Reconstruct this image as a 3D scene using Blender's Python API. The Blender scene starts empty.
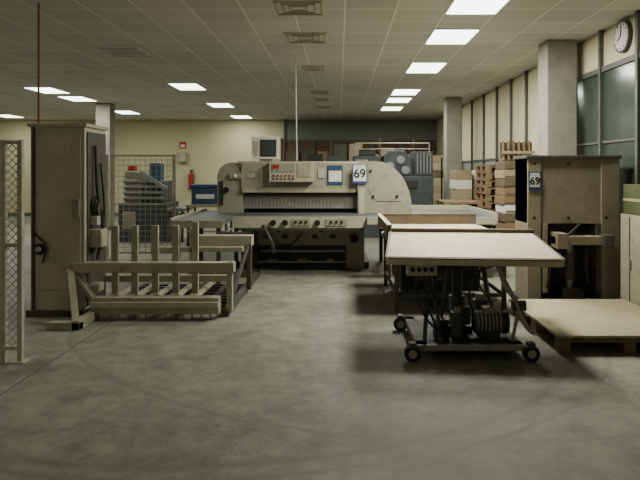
import bpy, bmesh, math, random
from mathutils import Vector, Matrix
random.seed(3)
D=bpy.data; C=bpy.context; COL=C.scene.collection

# ---------------------------------------------------------------- materials
def lin(c):
    return tuple(((v/255)/12.92 if v/255<=0.04045 else (((v/255)+0.055)/1.055)**2.4) for v in c)
def mat(name,rgb,rough=0.6,metal=0.0,var=0.15,scale=6.0,emit=None,bump=0.0,stretch=None,grime=0.0):
    m=D.materials.new(name); m.use_nodes=True
    nt=m.node_tree; N=nt.nodes; L=nt.links
    b=N['Principled BSDF']; c=lin(rgb)
    b.inputs['Roughness'].default_value=rough; b.inputs['Metallic'].default_value=metal
    tc=N.new('ShaderNodeTexCoord'); n=N.new('ShaderNodeTexNoise')
    n.inputs['Scale'].default_value=scale; n.inputs['Detail'].default_value=6; n.inputs['Roughness'].default_value=0.65
    if stretch:
        mp=N.new('ShaderNodeMapping'); mp.inputs['Scale'].default_value=stretch
        L.new(tc.outputs['Object'],mp.inputs['Vector']); L.new(mp.outputs[0],n.inputs['Vector'])
    else: L.new(tc.outputs['Object'],n.inputs['Vector'])
    r=N.new('ShaderNodeValToRGB'); L.new(n.outputs['Fac'],r.inputs['Fac'])
    r.color_ramp.elements[0].position=0.3; r.color_ramp.elements[1].position=0.7
    r.color_ramp.elements[0].color=tuple(v*(1-var) for v in c)+(1,)
    r.color_ramp.elements[1].color=tuple(min(1,v*(1+var)) for v in c)+(1,)
    out=r.outputs['Color']
    if grime:
        g=N.new('ShaderNodeTexNoise'); g.inputs['Scale'].default_value=7; g.inputs['Detail'].default_value=9; g.inputs['Roughness'].default_value=0.75
        L.new(tc.outputs['Object'],g.inputs['Vector'])
        gr=N.new('ShaderNodeMapRange'); gr.inputs['From Min'].default_value=0.50; gr.inputs['From Max'].default_value=0.70; gr.inputs['To Max'].default_value=grime
        L.new(g.outputs['Fac'],gr.inputs['Value'])
        mx=N.new('ShaderNodeMix'); mx.data_type='RGBA'; L.new(gr.outputs[0],mx.inputs['Factor']); L.new(out,mx.inputs['A'])
        mx.inputs['B'].default_value=(c[0]*.32,c[1]*.29,c[2]*.24,1); out=mx.outputs['Result']
    L.new(out,b.inputs['Base Color'])
    if bump:
        bp=N.new('ShaderNodeBump'); bp.inputs['Strength'].default_value=bump; bp.inputs['Distance'].default_value=0.01
        L.new(n.outputs['Fac'],bp.inputs['Height']); L.new(bp.outputs[0],b.inputs['Normal'])
    if emit:
        b.inputs['Emission Color'].default_value=(*lin(emit[0]),1); b.inputs['Emission Strength'].default_value=emit[1]
    return m
M={}
M['beige']=mat('machine_beige',(162,156,134),0.55,var=0.12,scale=3,grime=0.4)
M['beigec']=mat('cabinet_beige',(178,171,150),0.55,var=0.08,scale=2,grime=0.3)
M['beige_l']=mat('machine_light',(176,171,150),0.5,var=0.1,grime=0.35)
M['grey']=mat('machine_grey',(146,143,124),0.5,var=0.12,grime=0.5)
M['greyd']=mat('machine_dark_grey',(70,69,60),0.6,var=0.2,grime=0.4)
M['brown']=mat('press_brown_grey',(140,129,109),0.6,var=0.15,scale=3,grime=0.4)
M['black']=mat('black_rubber',(24,24,22),0.6)
M['steel']=mat('steel',(140,144,146),0.5,metal=0.6,var=0.1,grime=0.3)
M['clamp']=mat('clamp_steel',(140,139,128),0.5,metal=0.3,var=0.1,grime=0.3)
M['airtab']=mat('air_table_steel',(84,88,90),0.6,metal=0.3,var=0.15,scale=40,grime=0.3)
M['steeld']=mat('dark_steel',(54,53,48),0.5,metal=0.4,var=0.3,scale=14)
M['top']=mat('worn_laminate',(192,181,152),0.6,var=0.12,scale=4,grime=0.45)
M['wood']=mat('pallet_wood',(126,102,74),0.8,var=0.25,scale=5,stretch=(1,6,6),grime=.3)
M['woodl']=mat('light_wood',(152,134,106),0.7,var=0.15,scale=5,grime=.3)
M['wedge']=mat('table_wood_edge',(98,84,66),0.6,var=0.2,grime=0.4)
M['card']=mat('cardboard',(162,150,122),0.85,var=0.12,scale=2,grime=0.35)
M['white']=mat('white_paper',(215,215,208),0.7,var=0.04)
M['cream']=mat('cream_paint',(200,194,164),0.8,var=0.06,scale=1)
M['blue']=mat('blue_paint',(40,62,110),0.6)
M['bluec']=mat('crate_blue',(48,68,100),0.5,grime=.3)
M['blueg']=mat('press_blue_grey',(66,72,76),0.5,var=.25,grime=0.3)
M['red']=mat('red_paint',(165,30,25),0.5)
M['orange']=mat('rust_orange',(130,74,50),0.6)
M['rust']=mat('rack_brown',(84,60,46),0.7)
M['screen']=mat('crt_glass',(60,66,62),0.15,var=0.05)
M['mullion']=mat('mullion_grey',(84,86,80),0.5)
M['glass']=mat('dark_glass',(58,66,62),0.18,var=0.2,scale=1)
M['glassl']=mat('frosted_glass',(150,155,148),0.3,var=0.1,scale=1)
M['conc']=mat('column_concrete',(138,136,126),0.9,var=0.15,scale=4,bump=0.3,grime=0.25)
M['wallc']=mat('wall_cream',(190,184,152),0.85,var=0.05,scale=0.7)
M['brownw']=mat('wall_brown',(98,78,60),0.8,var=0.2,scale=2)
M['dstrip']=mat('grey_blind',(122,124,116),0.7,var=0.1,stretch=(12,1,1))
M['lamp']=mat('lamp_diffuser',(235,240,235),0.5,var=0.0,emit=((245,255,240),7.0))
M['lampoff']=mat('lamp_dim_diffuser',(225,228,225),0.4,var=0.02,emit=((235,245,235),0.06))
M['vent']=mat('vent_metal',(205,205,195),0.5)
M['green']=mat('green_box',(74,80,50),0.7)
M['cable']=mat('cable_black',(30,29,27),0.5)
M['cablew']=mat('cable_white',(200,200,190),0.5)
M['wire']=mat('wire_galvanised',(176,172,150),0.5,metal=0.1)

def floor_mat():
    m=D.materials.new('concrete_floor'); m.use_nodes=True; nt=m.node_tree;N=nt.nodes;L=nt.links
    b=N['Principled BSDF']; tc=N.new('ShaderNodeTexCoord')
    def noise(s,d,r):
        n=N.new('ShaderNodeTexNoise'); n.inputs['Scale'].default_value=s; n.inputs['Detail'].default_value=d; n.inputs['Roughness'].default_value=r
        L.new(tc.outputs['Object'],n.inputs['Vector']); return n
    def math_(op,a,bv,cv=None):
        x=N.new('ShaderNodeMath'); x.operation=op
        for i,v in enumerate((a,bv,cv)):
            if v is None: continue
            if isinstance(v,(int,float)): x.inputs[i].default_value=v
            else: L.new(v,x.inputs[i])
        return x.outputs[0]
    n1=noise(0.6,8,0.6); n2=noise(5,9,0.75); n3=noise(70,3,0.6)
    a=math_('MULTIPLY_ADD',n1.outputs['Fac'],0.35,math_('MULTIPLY_ADD',n2.outputs['Fac'],0.5,math_('MULTIPLY',n3.outputs['Fac'],0.15)))
    r=N.new('ShaderNodeValToRGB'); r.color_ramp.elements[0].position=0.40; r.color_ramp.elements[1].position=0.60
    r.color_ramp.elements[0].color=(*lin((92,91,81)),1); r.color_ramp.elements[1].color=(*lin((142,140,126)),1)
    L.new(a,r.inputs['Fac'])
    sx=N.new('ShaderNodeSeparateXYZ'); L.new(tc.outputs['Object'],sx.inputs[0])
    def joint(out,off,per,w): return math_('LESS_THAN',math_('PINGPONG',math_('ADD',out,off),per/2),w)
    mx=math_('MAXIMUM',joint(sx.outputs['X'],102.43,5,0.008),joint(sx.outputs['Y'],103.4,7,0.006))
    fac=math_('MULTIPLY',mx,0.7)
    for (cx,cy,R,w,st) in ((-1.0,6.6,3.5,0.06,.6),(-0.9,6.7,3.75,0.04,.5),(3.0,1.0,2.6,0.05,.5),(-4.0,2.5,2.4,.05,.5),(1,7.6,4.2,.04,.45)):
        dx=math_('SUBTRACT',sx.outputs['X'],cx); dy=math_('SUBTRACT',sx.outputs['Y'],cy)
        ln=math_('SQRT',math_('ADD',math_('MULTIPLY',dx,dx),math_('MULTIPLY',dy,dy)),None)
        dd=math_('ABSOLUTE',math_('SUBTRACT',math_('ADD',ln,math_('MULTIPLY',n1.outputs['Fac'],0.3)),R),None)
        s=N.new('ShaderNodeMapRange'); s.inputs['From Min'].default_value=0; s.inputs['From Max'].default_value=w; s.inputs['To Min'].default_value=st; s.inputs['To Max'].default_value=0
        L.new(dd,s.inputs['Value'])
        k=N.new('ShaderNodeMapRange'); k.inputs['From Min'].default_value=.4; k.inputs['From Max'].default_value=.6; L.new(n2.outputs['Fac'],k.inputs['Value'])
        fac=math_('MAXIMUM',fac,math_('MULTIPLY',s.outputs[0],k.outputs[0]))
    n4=noise(1.7,7,0.65); s4=N.new('ShaderNodeMapRange'); s4.inputs['From Min'].default_value=.54; s4.inputs['From Max'].default_value=.70; s4.inputs['To Max'].default_value=.5
    L.new(n4.outputs['Fac'],s4.inputs['Value']); fac=math_('MAXIMUM',fac,s4.outputs[0])
    n5=noise(11,4,0.7); s5=N.new('ShaderNodeMapRange'); s5.inputs['From Min'].default_value=.62; s5.inputs['From Max'].default_value=.70; s5.inputs['To Max'].default_value=.5
    L.new(n5.outputs['Fac'],s5.inputs['Value']); fac=math_('MAXIMUM',fac,s5.outputs[0])
    mix=N.new('ShaderNodeMix'); mix.data_type='RGBA'
    L.new(fac,mix.inputs['Factor']); L.new(r.outputs['Color'],mix.inputs['A']); mix.inputs['B'].default_value=(*lin((60,58,50)),1)
    L.new(mix.outputs['Result'],b.inputs['Base Color'])
    rr=N.new('ShaderNodeMapRange'); L.new(n2.outputs['Fac'],rr.inputs['Value']); rr.inputs['To Min'].default_value=0.55; rr.inputs['To Max'].default_value=0.85
    L.new(rr.outputs[0],b.inputs['Roughness'])
    return m
def ceil_mat():
    m=D.materials.new('ceiling_tiles'); m.use_nodes=True; nt=m.node_tree;N=nt.nodes;L=nt.links
    b=N['Principled BSDF']; b.inputs['Roughness'].default_value=0.9; tc=N.new('ShaderNodeTexCoord')
    sx=N.new('ShaderNodeSeparateXYZ'); L.new(tc.outputs['Object'],sx.inputs[0])
    def line(out,off,per,w):
        p=N.new('ShaderNodeMath'); p.operation='ADD'; L.new(out,p.inputs[0]); p.inputs[1].default_value=off
        q=N.new('ShaderNodeMath'); q.operation='PINGPONG'; L.new(p.outputs[0],q.inputs[0]); q.inputs[1].default_value=per/2
        s=N.new('ShaderNodeMath'); s.operation='LESS_THAN'; L.new(q.outputs[0],s.inputs[0]); s.inputs[1].default_value=w
        return s.outputs[0]
    a=line(sx.outputs['X'],60-1.27,0.6,0.009); c=line(sx.outputs['Y'],60.2,0.6,0.009)
    mx=N.new('ShaderNodeMath'); mx.operation='MAXIMUM'; L.new(a,mx.inputs[0]); L.new(c,mx.inputs[1])
    fl=N.new('ShaderNodeVectorMath'); fl.operation='SNAP'; fl.inputs[1].default_value=(0.6,0.6,5)
    ad=N.new('ShaderNodeVectorMath'); ad.operation='ADD'; ad.inputs[1].default_value=(60-1.27,60.2,0)
    L.new(tc.outputs['Object'],ad.inputs[0]); L.new(ad.outputs[0],fl.inputs[0])
    wn=N.new('ShaderNodeTexWhiteNoise'); L.new(fl.outputs[0],wn.inputs['Vector'])
    r=N.new('ShaderNodeValToRGB'); L.new(wn.outputs['Value'],r.inputs['Fac'])
    r.color_ramp.elements[0].color=(*lin((194,194,188)),1); r.color_ramp.elements[1].color=(*lin((208,208,202)),1)
    mix=N.new('ShaderNodeMix'); mix.data_type='RGBA'; L.new(mx.outputs[0],mix.inputs['Factor'])
    L.new(r.outputs['Color'],mix.inputs['A']); mix.inputs['B'].default_value=(*lin((240,240,234)),1)
    L.new(mix.outputs['Result'],b.inputs['Base Color'])
    return m
M['floor']=floor_mat(); M['ceil']=ceil_mat()

# ---------------------------------------------------------------- builder
class B:
    def __init__(s,name,bevel=0.0):
        s.name=name; s.v=[]; s.f=[]; s.mi=[]; s.sm=[]; s.mats=[]; s.bevel=bevel
    def mid(s,k):
        if k not in s.mats: s.mats.append(k)
        return s.mats.index(k)
    def add(s,vs,fs,k,mtx=None,smooth=False):
        o=len(s.v)
        for p in vs:
            p=Vector(p)
            if mtx is not None: p=mtx@p
            s.v.append(tuple(p))
        i=s.mid(k)
        for f in fs:
            s.f.append(tuple(a+o for a in f)); s.mi.append(i); s.sm.append(smooth)
    def box(s,x0,x1,y0,y1,z0,z1,k,mtx=None):
        vs=[(x0,y0,z0),(x1,y0,z0),(x1,y1,z0),(x0,y1,z0),(x0,y0,z1),(x1,y0,z1),(x1,y1,z1),(x0,y1,z1)]
        s.add(vs,[(0,3,2,1),(4,5,6,7),(0,1,5,4),(1,2,6,5),(2,3,7,6),(3,0,4,7)],k,mtx)
    def cyl(s,p0,p1,r,k,seg=14,r2=None,mtx=None):
        p0=Vector(p0);p1=Vector(p1); d=p1-p0; q=d.to_track_quat('Z','Y'); r2=r if r2 is None else r2
        vs=[];n=seg
        for i in range(n):
            a=2*math.pi*i/n; vs.append(p0+q@Vector((r*math.cos(a),r*math.sin(a),0)))
        for i in range(n):
            a=2*math.pi*i/n; vs.append(p1+q@Vector((r2*math.cos(a),r2*math.sin(a),0)))
        fs=[(i,(i+1)%n,n+(i+1)%n,n+i) for i in range(n)]
        s.add(vs,fs,k,mtx,smooth=seg>6)
        s.add(vs,[tuple(range(n-1,-1,-1)),tuple(range(n,2*n))],k,mtx)
    def tube(s,pts,r,k,seg=8):
        for a,b in zip(pts[:-1],pts[1:]): s.cyl(a,b,r,k,seg)
    def hose(s,pts,r,k,sub=5,seg=7):
        P=[Vector(p) for p in pts]; P=[P[0]*2-P[1]]+P+[P[-1]*2-P[-2]]; out=[]
        for i in range(1,len(P)-2):
            for j in range(sub):
                t=j/sub; a,b_,c,d=P[i-1],P[i],P[i+1],P[i+2]
                out.append(0.5*((2*b_)+(c-a)*t+(2*a-5*b_+4*c-d)*t*t+(3*b_-a-3*c+d)*t**3))
        out.append(P[-2]); s.tube(out,r,k,seg)
    def bar(s,p0,p1,w,h,k):
        p0=Vector(p0);p1=Vector(p1); d=p1-p0; q=d.to_track_quat('Z','Y'); l=d.length
        s.box(-w/2,w/2,-h/2,h/2,0,l,k,Matrix.Translation(p0)@q.to_matrix().to_4x4())
    def prism(s,prof,y0,y1,k,axis='Y'):
        n=len(prof)
        if axis=='Y': vs=[(a,y0,b) for a,b in prof]+[(a,y1,b) for a,b in prof]
        elif axis=='X': vs=[(y0,a,b) for a,b in prof]+[(y1,a,b) for a,b in prof]
        else: vs=[(a,b,y0) for a,b in prof]+[(a,b,y1) for a,b in prof]
        fs=[tuple(range(n)),tuple(range(2*n-1,n-1,-1))]+[(i,n+i,n+(i+1)%n,(i+1)%n) for i in range(n)]
        s.add(vs,fs,k)
    def text(s,t,loc,size,k,rz=0,tilt=90):
        cu=D.curves.new('t','FONT'); cu.body=t; cu.size=size; cu.extrude=0.001; cu.offset=0.004*size/.19; cu.align_x='CENTER'; cu.align_y='CENTER'
        o=D.objects.new('t',cu); COL.objects.link(o); C.view_layer.update()
        me=o.evaluated_get(C.evaluated_depsgraph_get()).to_mesh()
        mt=Matrix.Translation(loc)@Matrix.Rotation(rz,4,'Z')@Matrix.Rotation(math.radians(tilt),4,'X')
        s.add([v.co.copy() for v in me.vertices],[tuple(p.vertices) for p in me.polygons],k,mt)
        D.objects.remove(o); D.curves.remove(cu)
    def done(s,parent=None):
        xs=[p[0] for p in s.v]; ys=[p[1] for p in s.v]; zs=[p[2] for p in s.v]
        o=Vector(((min(xs)+max(xs))/2,(min(ys)+max(ys))/2,min(zs)))
        if s.name in('floor','ceiling'): o=Vector((0,0,0))
        me=D.meshes.new(s.name); me.from_pydata([tuple(Vector(p)-o) for p in s.v],[],s.f)
        for k in s.mats: me.materials.append(M[k])
        me.polygons.foreach_set('material_index',s.mi); me.polygons.foreach_set('use_smooth',s.sm)
        bm=bmesh.new(); bm.from_mesh(me); bmesh.ops.recalc_face_normals(bm,faces=bm.faces); bm.to_mesh(me); bm.free()
        ob=D.objects.new(s.name,me); ob.location=o; COL.objects.link(ob)
        if s.bevel:
            md=ob.modifiers.new('bev','BEVEL'); md.width=s.bevel; md.segments=2; md.limit_method='ANGLE'; md.angle_limit=math.radians(50)
        return ob

# ---------------------------------------------------------------- room
XL,XR,YB,YF,ZC=-14.0,3.55,-4.0,21.8,3.5
b=B('floor'); b.box(XL-.2,XR+.2,YB-.2,YF+.2,-0.2,0,'floor'); b.done()
b=B('ceiling'); b.box(XL-.2,XR+.2,YB-.2,YF+.2,ZC,ZC+0.2,'ceil'); b.done()
b=B('wall_left'); b.box(XL-.2,XL,YB,YF,0,ZC,'wallc'); b.done()
b=B('wall_back'); b.box(XL,XR,YB-.2,YB,0,ZC,'wallc'); b.done()
b=B('wall_far')
b.box(XL,-2.0,YF,YF+.2,0,ZC,'wallc')
b.box(-2.0,XR,YF,YF+.2,0,2.75,'brownw')
b.box(-2.0,XR,YF,YF+.2,2.75,ZC,'dstrip')
b.box(-2.0,XR,YF-.04,YF,2.70,2.78,'mullion')
for i in range(6):
    x=-2.0+i*1.05; b.box(x,x+.07,YF-.05,YF,0,2.75 if i else ZC,'mullion')
b.box(-2.0,XR,YF-.03,YF,1.7,1.76,'mullion')
b.done()
b=B('baseboard_far'); b.box(XL,-2.0,YF-.02,YF,0,.12,'mullion'); b.done()
b=B('wall_right'); b.box(XR,XR+.2,YB,YF,0,ZC,'wallc'); b.done()
bays=[(YB+.1,2),(2,4),(4,6),(6,7.0),(7.0,8.0),(8.0,9.0),(9.0,10.2),(10.2,11.2),(11.2,12.2),(12.2,13.3),(13.3,14.5),(14.5,15.8),(15.8,17.2),(17.2,18.8),(18.8,21.5)]
for n,(a,c) in enumerate(bays):
    b=B('window_%d'%(n+1))
    x=XR
    b.box(x-.07,x,a,a+.06,0.02,ZC-.01,'mullion'); 
    if c<9.1:
        b.box(x-.05,x,a+.06,c,2.93,3.0,'mullion'); b.box(x-.02,x,a+.06,c,3.0,ZC-.05,'cream')
        b.box(x-.02,x,a+.06,c,0.1,2.93,'glass'); b.box(x-.05,x,a+.06,c,0.02,.12,'mullion')
        b.box(x-.04,x,a+.06,c,1.98,2.01,'mullion')
    else:
        b.box(x-.02,x,a+.06,c,1.9,ZC-.05,'cream'); b.box(x-.05,x,a+.06,c,1.87,1.91,'mullion')
        b.box(x-.02,x,a+.06,c,0.9,1.87,'glassl'); b.box(x-.05,x,a+.06,c,.84,.9,'mullion'); b.box(x-.03,x,a+.06,c,0.02,.84,'cream')
    b.done()
def column(x0,x1,y0,y1):
    b=B('concrete_column',0.02); b.box(x0,x1,y0,y1,0,ZC,'conc'); b.box(x0-.01,x1+.01,y0-.01,y1+.01,0,.12,'greyd')
    return b.done()
column(2.98,3.42,8.6,9.0); column(2.72,3.12,15.2,15.6); column(-6.7,-6.3,16.5,16.9); 
def lamp(x,y,on=True,w=.58,l=.95,power=60):
    b=B('ceiling_lamp'); z=ZC
    b.box(x-w/2-.02,x+w/2+.02,y-l/2-.02,y+l/2+.02,z-.012,z,'white')
    b.box(x-w/2,x+w/2,y-l/2,y+l/2,z-.02,z-.012,'lamp' if on else 'lampoff')
    if not on:
        for i in range(7): b.box(x-w/2,x+w/2,y-l/2+i*l/6,y-l/2+i*l/6+.02,z-.03,z-.02,'grey')
    b.done()
    if on:
        ld=D.lights.new('lamp_light','AREA'); ld.shape='RECTANGLE'; ld.size=w; ld.size_y=l; ld.energy=power; ld.color=(1.0,1.0,0.86)
        o=D.objects.new('lamp_light',ld); o.location=(x,y,z-.035); COL.objects.link(o)
for y,l,p in ((6.85,.6,135),(8.4,.85,145),(10.9,1.0,95),(14.2,.95,50),(15.8,.95,50),(17.9,.95,60)): lamp(1.57,y,l=l,power=p)
for y in (13.9,15.5,19.0): lamp(-6.75,y,power=45)
lamp(-6.75,9.5,power=35); lamp(-6.75,6.0,power=38)
lamp(-3.35,13.3,power=25); lamp(-3.35,17.0,power=25); lamp(-3.35,20.6,power=35); lamp(-10.5,16,power=35); lamp(-11.2,20.3,power=30)
lamp(-3.35,9.4,on=False,l=.6)
lamp(-6.75,0,power=30); lamp(-1.5,-2.5,power=45)  # unseen lamps added beside and behind the camera as fill light
for y,s in ((6.9,.6),(8.44,.6),(10.9,.45),(14.2,.45),(15.6,.45),(17.5,.45)):
    b=B('ceiling_vent'); x=-.46
    b.box(x-s/2,x+s/2,y-s/2,y+s/2,ZC-.015,ZC,'vent')
    for q,g in ((.04,.03),(.12,.03),(.2,.03)):
        t=s/2-q
        if t<.05: continue
        for sx_ in (-1,1):
            b.box(x-t,x+t,y+sx_*t-.012,y+sx_*t+.012,ZC-.03,ZC-.015,'beige_l'); b.box(x+sx_*t-.012,x+sx_*t+.012,y-t,y+t,ZC-.03,ZC-.015,'beige_l')
    b.done()
b=B('wall_clock'); cx,cy,cz=XR-.07,7.4,3.27
b.cyl((cx+.07,cy,cz),(cx,cy,cz),.2,'greyd',32); b.cyl((cx,cy,cz),(cx-.006,cy,cz),.175,'white',32)
b.bar((cx-.01,cy,cz),(cx-.01,cy-.02,cz+.13),.012,.006,'black'); b.bar((cx-.01,cy,cz),(cx-.01,cy+.08,cz-.04),.014,.006,'black')
for i in range(12):
    a=i*math.pi/6; b.bar((cx-.01,cy+.14*math.sin(a),cz+.14*math.cos(a)),(cx-.01,cy+.165*math.sin(a),cz+.165*math.cos(a)),.01,.004,'black')
b.done()

def lot_card(name,x,y,z,w=.24,h=.32):
    b=B(name); b.box(x-w/2,x+w/2,y,y+.006,z-h/2,z+h/2,'blue'); b.box(x-w/2+.015,x+w/2-.015,y-.002,y,z-h/2+.04,z+h/2-.04,'white')
    b.text('69',(x,y-.004,z),.2*w/.24,'black')
    b.box(x-w/2+.02,x+w/2-.02,y-.003,y-.002,z+h/2-.035,z+h/2-.012,'white')
    return b.done()

# ---------------------------------------------------------------- paper cutter
b=B('paper_cutting_machine',0.012)
Y=10.0
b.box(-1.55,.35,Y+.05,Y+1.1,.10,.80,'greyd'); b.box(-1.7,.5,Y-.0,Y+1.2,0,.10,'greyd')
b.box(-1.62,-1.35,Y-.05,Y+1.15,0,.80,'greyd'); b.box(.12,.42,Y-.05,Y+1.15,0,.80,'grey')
b.box(-1.35,.12,Y-.02,Y+.05,.38,.74,'grey'); b.box(-1.3,-.75,Y-.03,Y-.01,.47,.70,'grey'); b.box(-.68,.06,Y-.03,Y-.01,.47,.70,'grey')
b.cyl((-1.3,Y-.12,.30),(.1,Y-.12,.30),.025,'steel'); b.box(-1.33,-1.27,Y-.13,Y+.05,.27,.34,'steeld'); b.box(.06,.12,Y-.13,Y+.05,.27,.34,'steeld')
b.box(-1.35,.12,Y-.1,Y+.05,.10,.13,'grey')
for x in (-1.1,-.6,-.15): b.box(x-.06,x+.06,Y-.16,Y+.05,.13,.17,'grey'); b.box(x-.02,x+.02,Y-.1,Y+.05,.17,.3,'steeld')
for x in (-1.2,-.9,-.4,-.1): b.box(x-.05,x+.05,Y-.035,Y-.03,.5,.56,'steeld')
for x in (-1.0,-.3): b.cyl((x,Y-.03,.63),(x,Y-.06,.63),.03,'black',10)
b.cyl((.25,Y-.06,.5),(.25,Y-.1,.5),.07,'black'); b.cyl((-1.48,Y-.06,.4),(-1.48,Y-.1,.4),.05,'black')
b.hose([(-1.3,Y-.06,.7),(-1.1,Y-.1,.45),(-.8,Y-.08,.4),(-.6,Y-.06,.6)],.012,'cable')
b.box(-1.62,.42,9.15,Y+1.1,.86,.92,'airtab')
b.box(-1.62,.42,9.12,9.2,.75,.92,'beige_l'); b.box(-1.55,.35,9.2,Y+.1,.70,.78,'grey')
for x in (-1.0,-.82,-.33): b.cyl((x,9.12,.83),(x,9.07,.83),.045,'black')
for x in (-.66,-.58,-.5,-.12,-.04,.04): b.cyl((x,9.12,.84),(x,9.09,.84),.022,'black',10)
b.box(-.72,-.44,9.105,9.12,.78,.89,'grey')
b.box(-.2,.12,9.105,9.12,.78,.89,'grey')
b.bar((-1.15,9.1,.80),(-1.0,9.05,.50),.06,.03,'greyd'); b.bar((-1.02,9.05,.56),(-.98,9.04,.38),.13,.03,'steeld')
prof=[(-2.03,.86),(-2.03,1.55),(-1.99,1.66),(-1.91,1.73),(-1.8,1.76),(-1.6,1.76),(-1.6,.86)]
b.prism(prof,Y,Y+.9,'grey')
b.box(-1.62,.35,Y-.04,Y+.75,1.28,1.74,'grey')
b.box(-1.6,.33,Y-.06,Y-.03,1.26,1.32,'beige')
b.prism([(Y-.04,1.74),(Y+.05,1.78),(Y+.6,1.78),(Y+.75,1.74)],-1.7,.5,'grey',axis='X')
b.box(-1.6,.33,Y+.08,Y+.2,1.0,1.28,'clamp')
for i in range(32): x=-1.58+i*.06; b.box(x,x+.048,Y+.066,Y+.08,1.03,1.2,'clamp')
b.box(-1.6,.33,Y+.04,Y+.08,1.20,1.26,'greyd'); b.box(-1.6,.33,Y+.05,Y+.09,.99,1.03,'steel')
b.box(-1.6,.33,Y+.2,Y+.9,.92,1.0,'black')
prof=[(.3,.90),(.3,1.74),(.36,1.78),(.60,1.78)]+[(.60+.60*math.sin(a*math.pi/16), .98+.80*math.cos(a*math.pi/16)) for a in range(1,9)]+[(1.22,.90)]
b.prism(prof,Y-.12,Y+.95,'grey')
prof=[(.48,1.30),(.48,1.66),(.62,1.68)]+[(.62+.40*math.sin(a*math.pi/16), 1.05+.62*math.cos(a*math.pi/16)) for a in range(1,8)]+[(1.02,1.12),(.62,1.12)]
b.prism(prof,Y-.13,Y-.12,'grey')
for p in ((.52,1.62),(.56,1.2),(.95,1.2)): b.cyl((p[0],Y-.15,p[1]),(p[0],Y-.12,p[1]),.025,'steeld',8)
b.box(.32,.42,Y-.15,Y-.1,.92,1.34,'beige_l')
b.box(-1.82,-1.32,Y-.045,Y-.035,1.49,1.59,'grey'); b.text('137',(-1.45,Y-.05,1.54),.08,'white'); b.cyl((-1.72,Y-.045,1.54),(-1.72,Y-.055,1.54),.03,'white',12)
b.box(-1.14,-.42,Y-.18,Y-.04,1.44,1.77,'beige_l')
b.box(-1.10,-.72,Y-.19,Y-.18,1.60,1.74,'grey'); b.box(-.68,-.46,Y-.19,Y-.18,1.52,1.74,'beige')
for i in range(6):
    for j in range(2): b.cyl((-1.07+i*.065,Y-.18,1.49+j*.05),(-1.07+i*.065,Y-.2,1.49+j*.05),.015,'black' if (i+j)%3 else 'red',8)
b.box(-1.08,-.98,Y-.2,Y-.19,1.66,1.72,'red')
b.box(-.34,-.24,Y-.06,Y-.04,1.5,1.66,'beige_l'); b.box(-.19,.06,Y-.055,Y-.04,1.39,1.71,'bluec'); b.box(-.17,.04,Y-.062,Y-.055,1.44,1.62,'white')
b.cyl((-1.88,Y,1.3),(-1.88,Y-.04,1.3),.05,'black')
b.box(-1.98,-1.93,Y-.03,Y,1.05,1.45,'steeld')
b.box(-2.35,-1.62,8.35,10.6,.86,.92,'airtab'); b.box(-2.35,-1.62,8.33,8.36,.82,.925,'grey'); b.box(-2.36,-2.33,8.35,10.6,.83,.96,'grey')
for i in range(7):
    for j in range(16): b.cyl((-2.27+i*.1,8.45+j*.13,.92),(-2.27+i*.1,8.45+j*.13,.924),.016,'steel',6)
for x in (-2.28,-1.7): 
    for y in (8.45,9.9): b.box(x-.03,x+.03,y,y+.06,0,.86,'greyd')
b.box(-2.28,-1.7,8.46,8.5,.3,.34,'greyd')
b.box(-2.3,-1.22,9.1,9.2,.0,.09,'greyd'); b.box(-1.28,-1.22,8.36,9.2,.0,.09,'greyd'); b.box(-1.28,-1.22,8.36,8.42,.0,.75,'greyd'); b.box(-1.7,-1.22,8.36,8.42,.70,.76,'greyd')
for x in (-1.85,-1.55): b.box(x,x+.05,8.5,9.1,.0,.09,'greyd')
b.box(.42,2.35,8.95,10.9,.87,.92,'airtab'); b.box(.42,2.35,8.93,8.96,.82,.925,'beige_l'); b.box(1.3,2.35,10.88,10.92,.87,1.0,'beige_l'); b.box(2.33,2.37,8.95,10.9,.83,.99,'beige_l')
for i in range(16):
    for j in range(12): b.cyl((.55+i*.11,9.1+j*.14,.92),(.55+i*.11,9.1+j*.14,.924),.016,'steel',6)
for x in (.75,2.28):
    for y in (9.05,10.7): b.box(x-.03,x+.03,y,y+.06,0,.87,'greyd')
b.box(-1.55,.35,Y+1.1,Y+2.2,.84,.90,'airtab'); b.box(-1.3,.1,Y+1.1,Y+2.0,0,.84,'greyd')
b.done()
lot_card('lot_number_card',.34,9.84,1.57)
b=B('crt_monitor',0.012); x=-1.25; y=10.15
b.box(x-.1,x+.1,y+.05,y+.25,1.785,1.82,'beige_l'); b.box(x-.23,x+.23,y,y+.08,1.82,2.2,'white')
b.prism([(y+.08,1.84),(y+.08,2.18),(y+.38,2.1),(y+.38,1.88)],x-.2,x+.2,'beige_l',axis='X')
b.box(x-.09,x+.19,y-.008,y,1.86,2.15,'screen'); b.box(x-.2,x-.11,y-.01,y,1.9,2.12,'beige_l'); b.box(x-.05,x+.19,y-.008,y,1.86,1.88,'black')
b.cyl((x-.15,y-.01,1.88),(x-.15,y-.02,1.88),.012,'black',8)
b.done()
b=B('hanging_cable'); b.tube([(-.72,9.95,3.5),(-.71,9.95,2.6),(-.70,9.97,1.785)],.010,'cablew'); b.done()

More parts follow.
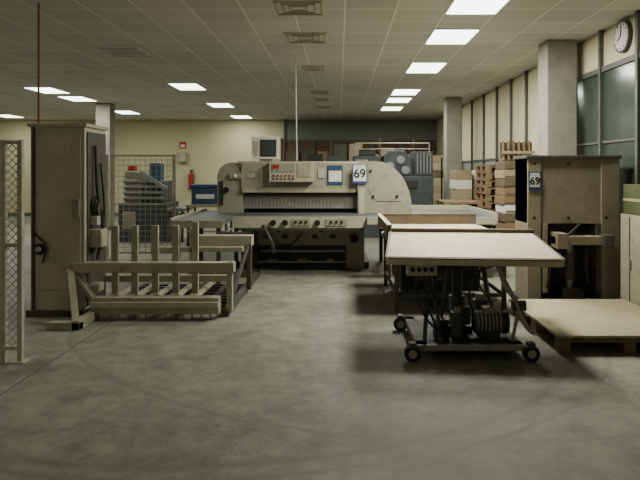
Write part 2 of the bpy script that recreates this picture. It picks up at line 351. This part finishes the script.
# ---------------------------------------------------------------- front jogger table (tilted)
b=B('jogging_table',0.008)
T=Matrix.Translation((1.17,5.2,.84))@Matrix.Rotation(math.radians(-5.5),4,'Z')@Matrix.Rotation(math.radians(7.5),4,'X')
def slab(pts,z0,z1,k):
    n=len(pts)
    vs=[(x,y,z0) for x,y in pts]+[(x,y,z1) for x,y in pts]
    b.add(vs,[tuple(range(n)),tuple(range(2*n-1,n-1,-1))]+[(i,n+i,n+(i+1)%n,(i+1)%n) for i in range(n)],k,T)
slab([(-.77,.03),(-.74,.0),(.74,.0),(.78,.04),(.72,1.0),(-.75,1.0)],-.03,.008,'wedge')
slab([(-.75,.045),(-.72,.02),(.72,.02),(.75,.05),(.695,.98),(-.725,.98)],.004,.014,'top')
slab([(-.76,-.006),(.76,-.006),(.76,.02),(-.76,.02)],-.055,-.004,'top')
b.box(-.72,.72,.97,1.0,.0,.05,'wedge',T)
b.box(-.5,.5,.25,.8,-.12,-.03,'greyd',T); b.box(-.66,-.6,.1,.95,-.09,-.03,'greyd',T); b.box(.6,.66,.1,.95,-.09,-.03,'greyd',T)
b.box(.60,.86,5.26,5.38,.69,.80,'beige_l')
for i in range(4): b.cyl((.645+i*.056,5.26,.745),(.645+i*.056,5.245,.745),.021,'black',10)
b.box(.7,.78,5.3,5.36,.78,.83,'greyd')
b.box(.66,1.58,5.12,5.24,.07,.13,'greyd'); b.box(.66,1.58,6.0,6.1,.07,.13,'greyd')
b.box(.66,.76,5.12,6.1,.07,.13,'greyd'); b.box(1.48,1.58,5.12,6.1,.07,.13,'greyd'); b.box(.76,1.5,5.2,6.0,.10,.13,'greyd')
b.box(.62,1.62,5.09,5.12,.08,.13,'grey')
for x in (.62,1.62):
    for y in (5.06,6.04):
        b.cyl((x,y-.025,.07),(x,y+.025,.07),.07,'black',20); b.cyl((x,y-.032,.07),(x,y+.032,.07),.036,'beige',14); b.box(x-.03,x+.03,y-.03,y+.06,.12,.16,'greyd')
b.cyl((1.1,5.6,.13),(1.1,5.6,.45),.075,'greyd'); b.cyl((1.1,5.6,.45),(1.1,5.6,.86),.05,'steeld')
b.box(.98,1.22,5.48,5.72,.13,.19,'steeld'); b.cyl((1.05,5.32,.13),(1.05,5.32,.36),.06,'greyd'); b.cyl((1.05,5.32,.36),(1.05,5.32,.40),.03,'grey')
b.cyl((1.02,5.45,.30),(1.18,5.45,.30),.085,'greyd'); b.box(.86,.98,5.35,5.5,.13,.28,'steeld')
b.cyl((1.2,5.36,.26),(1.46,5.36,.26),.09,'greyd',20)
for i in range(7): b.cyl((1.22+i*.033,5.36,.26),(1.232+i*.033,5.36,.26),.105,'grey',20)
b.box(1.24,1.42,5.28,5.44,.13,.19,'greyd'); b.box(1.28,1.38,5.31,5.41,.34,.40,'grey'); b.cyl((1.46,5.36,.26),(1.50,5.36,.26),.10,'steeld',20)
b.cyl((1.36,5.75,.13),(1.36,5.75,.38),.08,'greyd'); b.cyl((1.36,5.75,.38),(1.36,5.75,.44),.06,'grey')
b.bar((.74,5.2,.13),(.8,5.34,.72),.03,.03,'steeld'); b.bar((.88,5.2,.13),(.84,5.5,.87),.03,.03,'greyd')
b.bar((.92,5.5,.15),(1.02,5.5,.87),.025,.025,'greyd')
b.hose([(1.4,5.3,.82),(1.44,5.22,.62),(1.52,5.2,.5),(1.58,5.2,.34),(1.64,5.2,.24),(1.70,5.18,.20)],.022,'beige',4)
b.bar((1.38,5.3,.8),(1.52,5.2,.5),.05,.02,'brown'); b.bar((1.5,5.2,.13),(1.56,5.2,.42),.04,.02,'brown'); b.box(1.5,1.62,5.18,5.24,.4,.48,'greyd')
b.bar((1.02,5.3,.8),(1.4,5.3,.82),.04,.03,'greyd'); b.bar((1.35,5.7,.85),(1.5,5.9,.13),.04,.03,'greyd')
b.hose([(.7,5.3,.7),(.68,5.28,.5),(.78,5.2,.3),(.95,5.25,.16)],.01,'cable'); b.hose([(.8,5.3,.7),(.86,5.3,.45),(1.0,5.26,.35)],.009,'cable')
b.hose([(1.2,5.36,.35),(1.15,5.3,.5),(1.22,5.4,.84)],.009,'cable'); b.hose([(.75,5.3,.69),(.78,5.22,.42),(.9,5.2,.2),(1.2,5.2,.15),(1.3,5.25,.2)],.008,'cable')
b.hose([(1.3,5.4,.84),(1.25,5.35,.6),(1.35,5.3,.45),(1.33,5.33,.38)],.009,'cable')
b.done()

# second jogger behind
b=B('paper_jogger',0.008)
x0,x1,y0,y1=.58,1.95,6.75,8.55; z=.86
b.box(x0,x1,y0,y1,z-.05,z,'top')
b.box(x0-.03,x0,y0-.0,y1,z-.06,z+.14,'wedge'); b.box(x0,x0+.012,y0,y1,z,z+.14,'top')
b.box(x0,x1,y1,y1+.03,z-.06,z+.14,'top'); b.box(x0,x1,y1-.012,y1,z,z+.13,'wedge')
b.box(x0-.03,x1,y0-.03,y0,z-.07,z+.0,'wedge')
b.box(x0,x1,y1-.02,y1+.035,z+.13,z+.15,'wedge'); b.box(x0-.04,x0+.02,y0,y1,z+.13,z+.15,'top')
for x in (x0+.05,x1-.1):
    for y in (y0+.05,y1-.15): b.box(x,x+.05,y,y+.05,0.0,z-.05,'greyd')
b.box(x0+.05,x1-.05,y0+.06,y0+.09,.18,.22,'greyd'); b.box(x0+.05,x1-.05,y0+.06,y0+.09,.55,.6,'greyd')
b.box(x0+.06,x0+.09,y0+.05,y1-.1,.18,.22,'greyd'); b.box(x1-.09,x1-.06,y0+.05,y1-.1,.18,.22,'greyd')
b.box(x0+.15,x1-.3,y0+.3,y1-.3,.2,.75,'steeld'); b.cyl((x0+.3,y0+.25,.4),(x0+.7,y0+.25,.4),.1,'greyd')
b.bar((x0+.08,y0+.06,.2),(x1-.1,y0+.06,.56),.03,.02,'steeld')
b.cyl((x0-.03,y0+.1,z+.03),(x0-.1,y0+.1,z+.03),.035,'steel'); b.cyl((x0-.1,y0+.1,z-.02),(x0-.1,y0+.1,z+.1),.02,'black')
b.done()

# ---------------------------------------------------------------- right pile press
b=B('pile_press',0.01)
Y=7.2
b.box(2.26,2.42,Y-.02,Y+.5,0,1.78,'brown'); b.box(3.14,3.36,Y-.02,Y+.5,0,1.78,'brown')
b.box(2.26,3.36,Y+.0,Y+.5,.98,1.78,'brown'); b.box(2.24,3.38,Y-.04,Y+.52,1.76,1.80,'greyd')
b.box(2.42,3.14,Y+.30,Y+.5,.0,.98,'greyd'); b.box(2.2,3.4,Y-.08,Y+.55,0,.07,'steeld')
b.box(2.55,3.2,Y-.14,Y+.02,.74,.84,'brown'); b.box(2.55,2.68,Y-.2,Y+.1,.70,.88,'brown'); b.box(3.1,3.22,Y-.2,Y+.1,.72,.86,'greyd')
b.cyl((2.8,Y+.1,.07),(2.8,Y+.1,.74),.05,'steel'); b.cyl((2.8,Y+.1,.3),(2.8,Y+.1,.62),.075,'greyd'); b.cyl((3.02,Y+.1,.07),(3.02,Y+.1,.74),.03,'steeld')
b.cyl((2.56,Y+.12,.07),(2.56,Y+.12,.9),.025,'steeld'); b.box(2.7,2.95,Y+.02,Y+.2,.07,.2,'greyd')
b.box(2.44,2.5,Y-.02,Y+.02,.15,.98,'brown'); b.box(3.08,3.14,Y-.02,Y+.02,.15,.98,'greyd')
b.hose([(2.95,Y,.7),(2.92,Y-.05,.5),(3.0,Y,.3),(2.9,Y,.15)],.015,'cable')
b.bar((2.6,Y,.74),(2.48,Y,.2),.04,.03,'steeld'); b.bar((2.7,Y-.1,.84),(2.9,Y,.98),.03,.03,'steeld')
for zz in (1.05,1.7):
    for x in (2.34,2.75,3.2): b.cyl((x,Y-.02,zz),(x,Y+.01,zz),.018,'steeld',8)
b.done()
lot_card('lot_number_card',2.34,7.165,1.49,w=.15,h=.22)

def pallet(b,x0,x1,y0,y1,z,h=.14,k='wood'):
    for i in range(3):
        x=x0+(x1-x0-.1)*i/2; b.box(x,x+.1,y0,y1,z,z+.02,k)
        for j in range(3):
            y=y0+(y1-y0-.14)*j/2; b.box(x,x+.1,y,y+.14,z+.02,z+h-.045,k)
    for j in range(3):
        y=y0+(y1-y0-.12)*j/2; b.box(x0,x1,y,y+.12,z+h-.045,z+h-.022,k)
    nb=7
    for i in range(nb):
        x=x0+(x1-x0-.11)*i/(nb-1); b.box(x,x+.11,y0,y1,z+h-.022,z+h,k)
b=B('wooden_pallet'); pallet(b,1.95,3.2,5.3,6.75,0); b.done()
b=B('cardboard_sheet',0.004); b.box(1.92,3.22,5.26,6.78,.141,.165,'card'); b.done()

# ---------------------------------------------------------------- left pile turner
b=B('pile_turner',0.008)
Y=6.65
b.box(-3.42,-2.82,Y,Y+.6,.05,2.12,'beigec'); b.box(-3.45,-2.79,Y-.02,Y+.62,2.10,2.14,'beigec'); b.box(-3.46,-2.78,Y-.03,Y+.63,0,.07,'greyd')
b.box(-3.36,-2.86,Y-.012,Y,.30,1.98,'beigec'); b.box(-3.4,-3.37,Y-.02,Y,.05,2.1,'greyd')
b.box(-2.82,-2.805,Y+.05,Y+.57,.1,2.05,'greyd')
b.cyl((-3.3,Y-.01,.75),(-3.3,Y-.06,.75),.06,'black'); b.cyl((-3.3,Y-.06,.75),(-3.3,Y-.08,.75),.03,'beige_l')
b.hose([(-3.38,Y-.04,.95),(-3.3,Y-.06,.88),(-3.22,Y-.05,.78),(-3.26,Y-.05,.6)],.012,'cable')
b.box(-2.95,-2.87,Y-.03,Y,1.1,1.3,'grey')
b.hose([(-2.78,Y+.2,1.9),(-2.76,Y+.2,1.4),(-2.72,Y+.25,1.0),(-2.76,Y+.2,.6)],.018,'cable')
b.hose([(-2.78,Y+.35,1.7),(-2.74,Y+.35,1.2),(-2.77,Y+.35,.7)],.014,'cable')
for i in range(5): b.cyl((-2.79+i*.012,Y+.22,1.22-i*.01),(-2.778+i*.012,Y+.22,1.22-i*.01),.11-.008*i,'cable' if i%2 else 'greyd',18)
b.box(-2.82,-2.68,Y+.1,Y+.3,.75,.95,'beige'); b.box(-2.80,-2.72,Y+.1,Y+.2,1.0,1.1,'beige_l')
b.box(-2.68,-1.30,6.48,6.62,.06,.24,'beige')
b.box(-2.68,-1.30,6.44,6.48,.14,.20,'beige_l')
b.box(-3.0,-1.16,6.60,6.74,.49,.60,'beige')
b.box(-2.35,-1.2,7.5,7.58,.60,.66,'beige'); b.box(-1.95,-1.15,7.9,8.1,.62,.76,'beige')
b.box(-2.95,-1.3,7.2,7.28,.28,.36,'beige')
for i,x in enumerate((-2.52,-2.30,-2.07,-1.84,-1.62)):
    b.box(x-.036,x+.036,6.74,6.79,.18,1.0 if i<4 else 1.04,'beige'); b.box(x-.04,x+.04,6.62,6.8,.18,.24,'beige')
    b.box(x-.03,x+.03,6.8,7.9,.17,.21,'beige')
    if i%2: b.box(x-.03,x+.03,7.5,7.58,.2,.9,'beige')
for i in range(13): b.cyl((-2.6+i*.1,6.53,.0),(-2.6+i*.1,6.53,.07),.012,'beige',6)
b.bar((-3.0,6.68,.58),(-2.72,6.2,.06),.07,.05,'beige'); b.box(-2.95,-2.62,6.05,6.15,.0,.08,'beige'); b.box(-2.7,-2.62,6.05,6.6,.0,.1,'beige')
b.bar((-2.95,6.66,.52),(-2.66,6.56,.18),.08,.05,'beige'); b.box(-3.0,-2.92,6.62,7.3,.0,.6,'beige')
b.box(-2.9,-2.7,6.62,6.9,.25,.34,'grey')
b.box(-1.24,-1.18,6.62,6.7,.06,.6,'beige')
b.box(-2.7,-2.64,6.9,8.3,.0,.07,'steeld'); b.box(-1.28,-1.22,6.62,8.3,.0,.09,'greyd')
for i in range(8): y=6.95+i*.18; b.box(-2.64,-1.28,y,y+.07,.02,.06,'steeld')
for x in (-1.85,-1.55): b.box(x,x+.05,6.9,8.3,.06,.09,'greyd')
b.bar((-1.25,6.9,.10),(-1.2,7.9,.62),.04,.04,'greyd'); b.box(-1.22,-1.16,7.9,7.98,.05,.65,'greyd')
b.done()
b=B('conduit_pipe'); b.cyl((-3.38,6.75,2.14),(-3.38,6.75,3.5),.012,'orange',8); b.done()

# ---------------------------------------------------------------- mesh fences
def fence(name,p0,p1,zt,zb=.1,pitch=.06,diag=False,post=.025,k='wire',mid=None,r=.0022):
    b=B(name); p0=Vector(p0);p1=Vector(p1); d=p1-p0; l=d.length; u=d.normalized()
    P=lambda t,z: (p0.x+u.x*t,p0.y+u.y*t,z)
    for t in (0,l)+((mid,) if mid else ()): b.bar(P(t,0),P(t,zt+.02),post*2,post*2,k)
    for z in (zb,zt,(zb+zt)/2): b.bar(P(0,z),P(l,z),.03,.03,k)
    for t in (0,l): b.box(P(t,0)[0]-.05,P(t,0)[0]+.05,P(t,0)[1]-.05,P(t,0)[1]+.05,0,.012,k)
    h=zt-zb
    if diag:
        s=-h
        while s<l:
            a=max(0,s);c=min(l,s+h)
            if c>a+.01:
                b.cyl(P(a,zb+(a-s)),P(c,zb+(c-s)),r,k,4); b.cyl(P(a,zt-(a-s)),P(c,zt-(c-s)),r,k,4)
            s+=pitch*1.3
    else:
        t=pitch
        while t<l: b.cyl(P(t,zb),P(t,zt),r,k,4); t+=pitch
        z=zb+pitch
        while z<zt: b.cyl(P(0,z),P(l,z),r,k,4); z+=pitch
    return b.done()
fence('wire_mesh_gate',(-3.9,5.05,0),(-2.68,5.05,0),1.85,.12,.05,True,mid=1.08,r=.0035,post=.02)
fence('wire_mesh_fence',(-4.15,11,0),(-3.02,11,0),1.9,.12,.1,r=.005,k='grey')
fence('wire_mesh_fence',(-5.4,11,0),(-4.26,11,0),1.9,.12,.1,r=.005,k='grey')

# ---------------------------------------------------------------- background
b=B('folding_machine',0.015)
b.box(-5.0,-3.9,13.6,14.6,.0,.9,'blueg'); b.box(-4.9,-4.5,13.7,14.4,.9,1.6,'grey'); b.box(-4.4,-4.0,13.7,14.4,.9,1.4,'blueg')
for i in range(4): b.cyl((-4.9,13.65,1.0+i*.13),(-4.0,13.65,1.0+i*.13),.04,'steel')
b.box(-4.3,-4.05,13.6,13.9,1.4,1.8,'bluec'); b.bar((-4.5,13.6,1.6),(-3.9,13.6,1.2),.06,.1,'steel'); b.box(-3.9,-3.5,13.6,14.4,.7,.78,'steel'); b.box(-3.6,-3.54,13.65,13.7,0,.7,'greyd')
b.box(-4.78,-4.6,13.55,13.7,1.62,1.74,'red'); b.box(-4.9,-4.6,13.56,13.6,.3,.7,'grey')
b.done()
b=B('hand_trolley',0.01); b.box(-3.3,-2.4,12.9,13.6,.84,.90,'grey'); b.box(-3.3,-2.4,12.9,13.6,.3,.34,'grey')
for x in (-3.28,-2.46):
    for y in (12.92,13.52): b.box(x,x+.05,y,y+.05,.08,.84,'greyd'); b.cyl((x,y+.03,.05),(x+.04,y+.03,.05),.05,'black')
b.done()
b=B('blue_crate',0.01); b.box(-3.2,-2.6,13,13.5,.901,1.32,'bluec'); b.box(-3.23,-2.57,12.97,13.53,1.26,1.33,'bluec'); b.box(-3.1,-2.7,12.985,13.0,1.02,1.12,'white'); b.done()
b=B('offset_printing_press',0.015)
b.box(.3,2.3,14.6,15.8,0,1.5,'blueg'); b.box(.35,1.0,14.7,15.7,1.5,2.0,'blueg')
prof=[(1.05,1.5),(1.1,2.0),(1.25,2.12),(1.6,2.12),(1.75,1.95),(1.8,1.5)]; b.prism(prof,14.65,15.7,'blueg')
b.box(1.85,2.3,14.7,15.7,1.5,2.1,'blueg')
for x,z in ((1.25,1.75),(1.5,1.9),(1.62,1.65)): b.cyl((x,14.6,z),(x,14.66,z),.1,'steel')
for i in range(5): b.box(1.9+i*.08,1.94+i*.08,14.66,14.7,1.55,2.05,'steel')
b.box(.4,.7,14.58,14.7,1.65,1.9,'grey'); b.box(1.2,1.9,14.56,14.6,1.2,1.4,'steeld'); b.tube([(.4,14.62,2.0),(.4,14.62,2.3),(2.2,14.62,2.3),(2.2,14.62,2.0)],.016,'grey'); b.tube([(.4,14.62,2.16),(2.2,14.62,2.16)],.012,'grey')
b.box(.8,1.0,14.58,14.7,1.55,1.7,'white'); b.box(.5,.9,14.7,15.2,2.0,2.15,'steeld'); b.box(1.3,1.55,14.6,14.65,1.35,1.45,'red')
b.box(-1.6,.2,15,15.9,0,1.2,'greyd'); b.box(-1.5,.1,15,15.8,1.2,1.75,'greyd'); b.box(-.8,-.4,15,15.6,1.75,2.05,'steeld'); b.box(-.3,.05,15,15.6,1.75,2.0,'blueg')
b.done()
def stack(x0,x1,y0,y1,n,name='pallet_stack',k='wood'):
    b=B(name)
    for i in range(n): pallet(b,x0+random.uniform(-.02,.02),x1,y0,y1,i*.145,.14,k)
    return b.done()
stack(2.1,2.85,11.9,12.9,7); stack(2.95,3.42,12.0,13.0,12); 
b=B('carton_stack',0.006)
pallet(b,2.80,3.42,10.2,11.1,0)
z=.14
for i in range(11):
    for x in (2.82,3.13):
        dx=random.uniform(-.015,.015); hh=.15
        b.box(x+dx,x+.28+dx,10.25,10.85,z,z+hh-.008,random.choice(['white','card','woodl','wood','wedge','wood']))
        b.box(x+dx+.02,x+.26+dx,10.24,10.25,z+.02,z+.05,'wedge')
    z+=.15
b.done()
b=B('wooden_frame_bundle',0.004)
for i in range(6): x=2.84+i*.09; b.bar((x,10.35,z+.005),(x+.02,10.45,z+.35),.03,.05,'wood')
b.box(2.80,3.36,10.3,10.34,z+.12,z+.17,'woodl'); b.box(2.82,3.38,10.5,10.54,z,z+.05,'woodl'); b.box(2.82,3.38,10.5,10.54,z+.05,z+.33,'wedge')
b.done()
b=B('carton_stack',0.006)
pallet(b,2.6,3.4,13.3,14.2,0); z=.14
for i in range(7):
    for x in (2.62,3.02): b.box(x+random.uniform(-.02,.02),x+.34,13.35,14.1,z,z+.21,random.choice(['card','white','woodl'])); 
    z+=.215
b.done()
b=B('carton_stack',0.006)
pallet(b,2.5,3.4,17,18,0); z=.14
for i in range(9):
    for x in (2.52,2.95): b.box(x,x+.38,17.05,17.9,z,z+.21,random.choice(['card','woodl','wedge']))
    z+=.215
b.done()
b=B('storage_rack',0.01)
for x in (-1.9,-.3,1.3,2.4): 
    for y in (19.6,20.6): b.box(x,x+.08,y,y+.08,0,2.7,'rust')
for z in (.9,1.75): b.box(-1.9,2.48,19.6,20.68,z,z+.08,'rust')
for i in range(8):
    for z in (.0,.98,1.83):
        x=-1.75+i*.52; b.box(x,x+.44,19.7,20.5,z,z+random.uniform(.35,.7),random.choice(['wedge','wedge','brown','rust','greyd','wood']))
b.done()
b=B('white_cabinet',0.01); b.box(3.26,3.47,6.5,6.95,0,1.12,'beige_l'); b.box(3.25,3.26,6.72,6.73,.05,1.1,'greyd'); b.box(3.24,3.26,6.68,6.7,.5,.62,'steel'); b.done()
b=B('green_carton',0.006); b.box(3.27,3.46,6.5,6.9,1.121,1.46,'green'); b.box(3.265,3.27,6.5,6.9,1.27,1.30,'card'); b.done()
b=B('fire_extinguisher_sign'); b.box(-5.8,-5.55,YF-.02,YF,2.45,2.7,'red'); b.box(-5.75,-5.6,YF-.025,YF-.02,2.5,2.6,'white'); b.done()
b=B('fire_extinguisher'); ex,ey=-5.35,YF-.13
b.cyl((ex,ey,1.0),(ex,ey,1.5),.085,'red',18); b.cyl((ex,ey,1.5),(ex,ey,1.58),.085,'red',18,r2=.03); b.cyl((ex,ey,1.58),(ex,ey,1.66),.03,'black'); b.box(ex-.02,ex+.1,ey-.02,ey+.02,1.64,1.68,'black')
b.hose([(ex+.05,ey-.03,1.62),(ex+.13,ey-.05,1.45),(ex+.1,ey-.05,1.15)],.014,'black'); b.box(ex-.05,ex+.05,ey+.07,YF,1.2,1.4,'greyd'); b.box(ex-.09,ex+.09,ey-.05,YF,.97,1.0,'greyd'); b.done()
b=B('electrical_box',0.01); b.box(-5.8,-5.5,YF-.2,YF,1.95,2.3,'grey'); b.box(-5.76,-5.54,YF-.21,YF-.2,1.99,2.26,'beige_l'); b.done()
b=B('door_1'); b.box(-9.4,-8.3,YF-.03,YF-.001,0.001,2.1,'greyd'); b.box(-9.3,-8.4,YF-.04,YF-.03,.02,2.02,'beige_l'); b.cyl((-8.5,YF-.04,1.0),(-8.5,YF-.1,1.0),.03,'steel'); b.done()

# ---------------------------------------------------------------- world, camera
w=D.worlds.new('World'); C.scene.world=w; w.use_nodes=True
w.node_tree.nodes['Background'].inputs[0].default_value=(.5,.55,.5,1); w.node_tree.nodes['Background'].inputs[1].default_value=.3
cd=D.cameras.new('Camera'); cam=D.objects.new('Camera',cd); COL.objects.link(cam)
cd.sensor_width=36; cd.lens=33.75; cd.shift_x=-19/640; cd.shift_y=-68/640
cam.location=(0,0,1.6); cam.rotation_euler=(math.radians(90),0,0)
C.scene.camera=cam
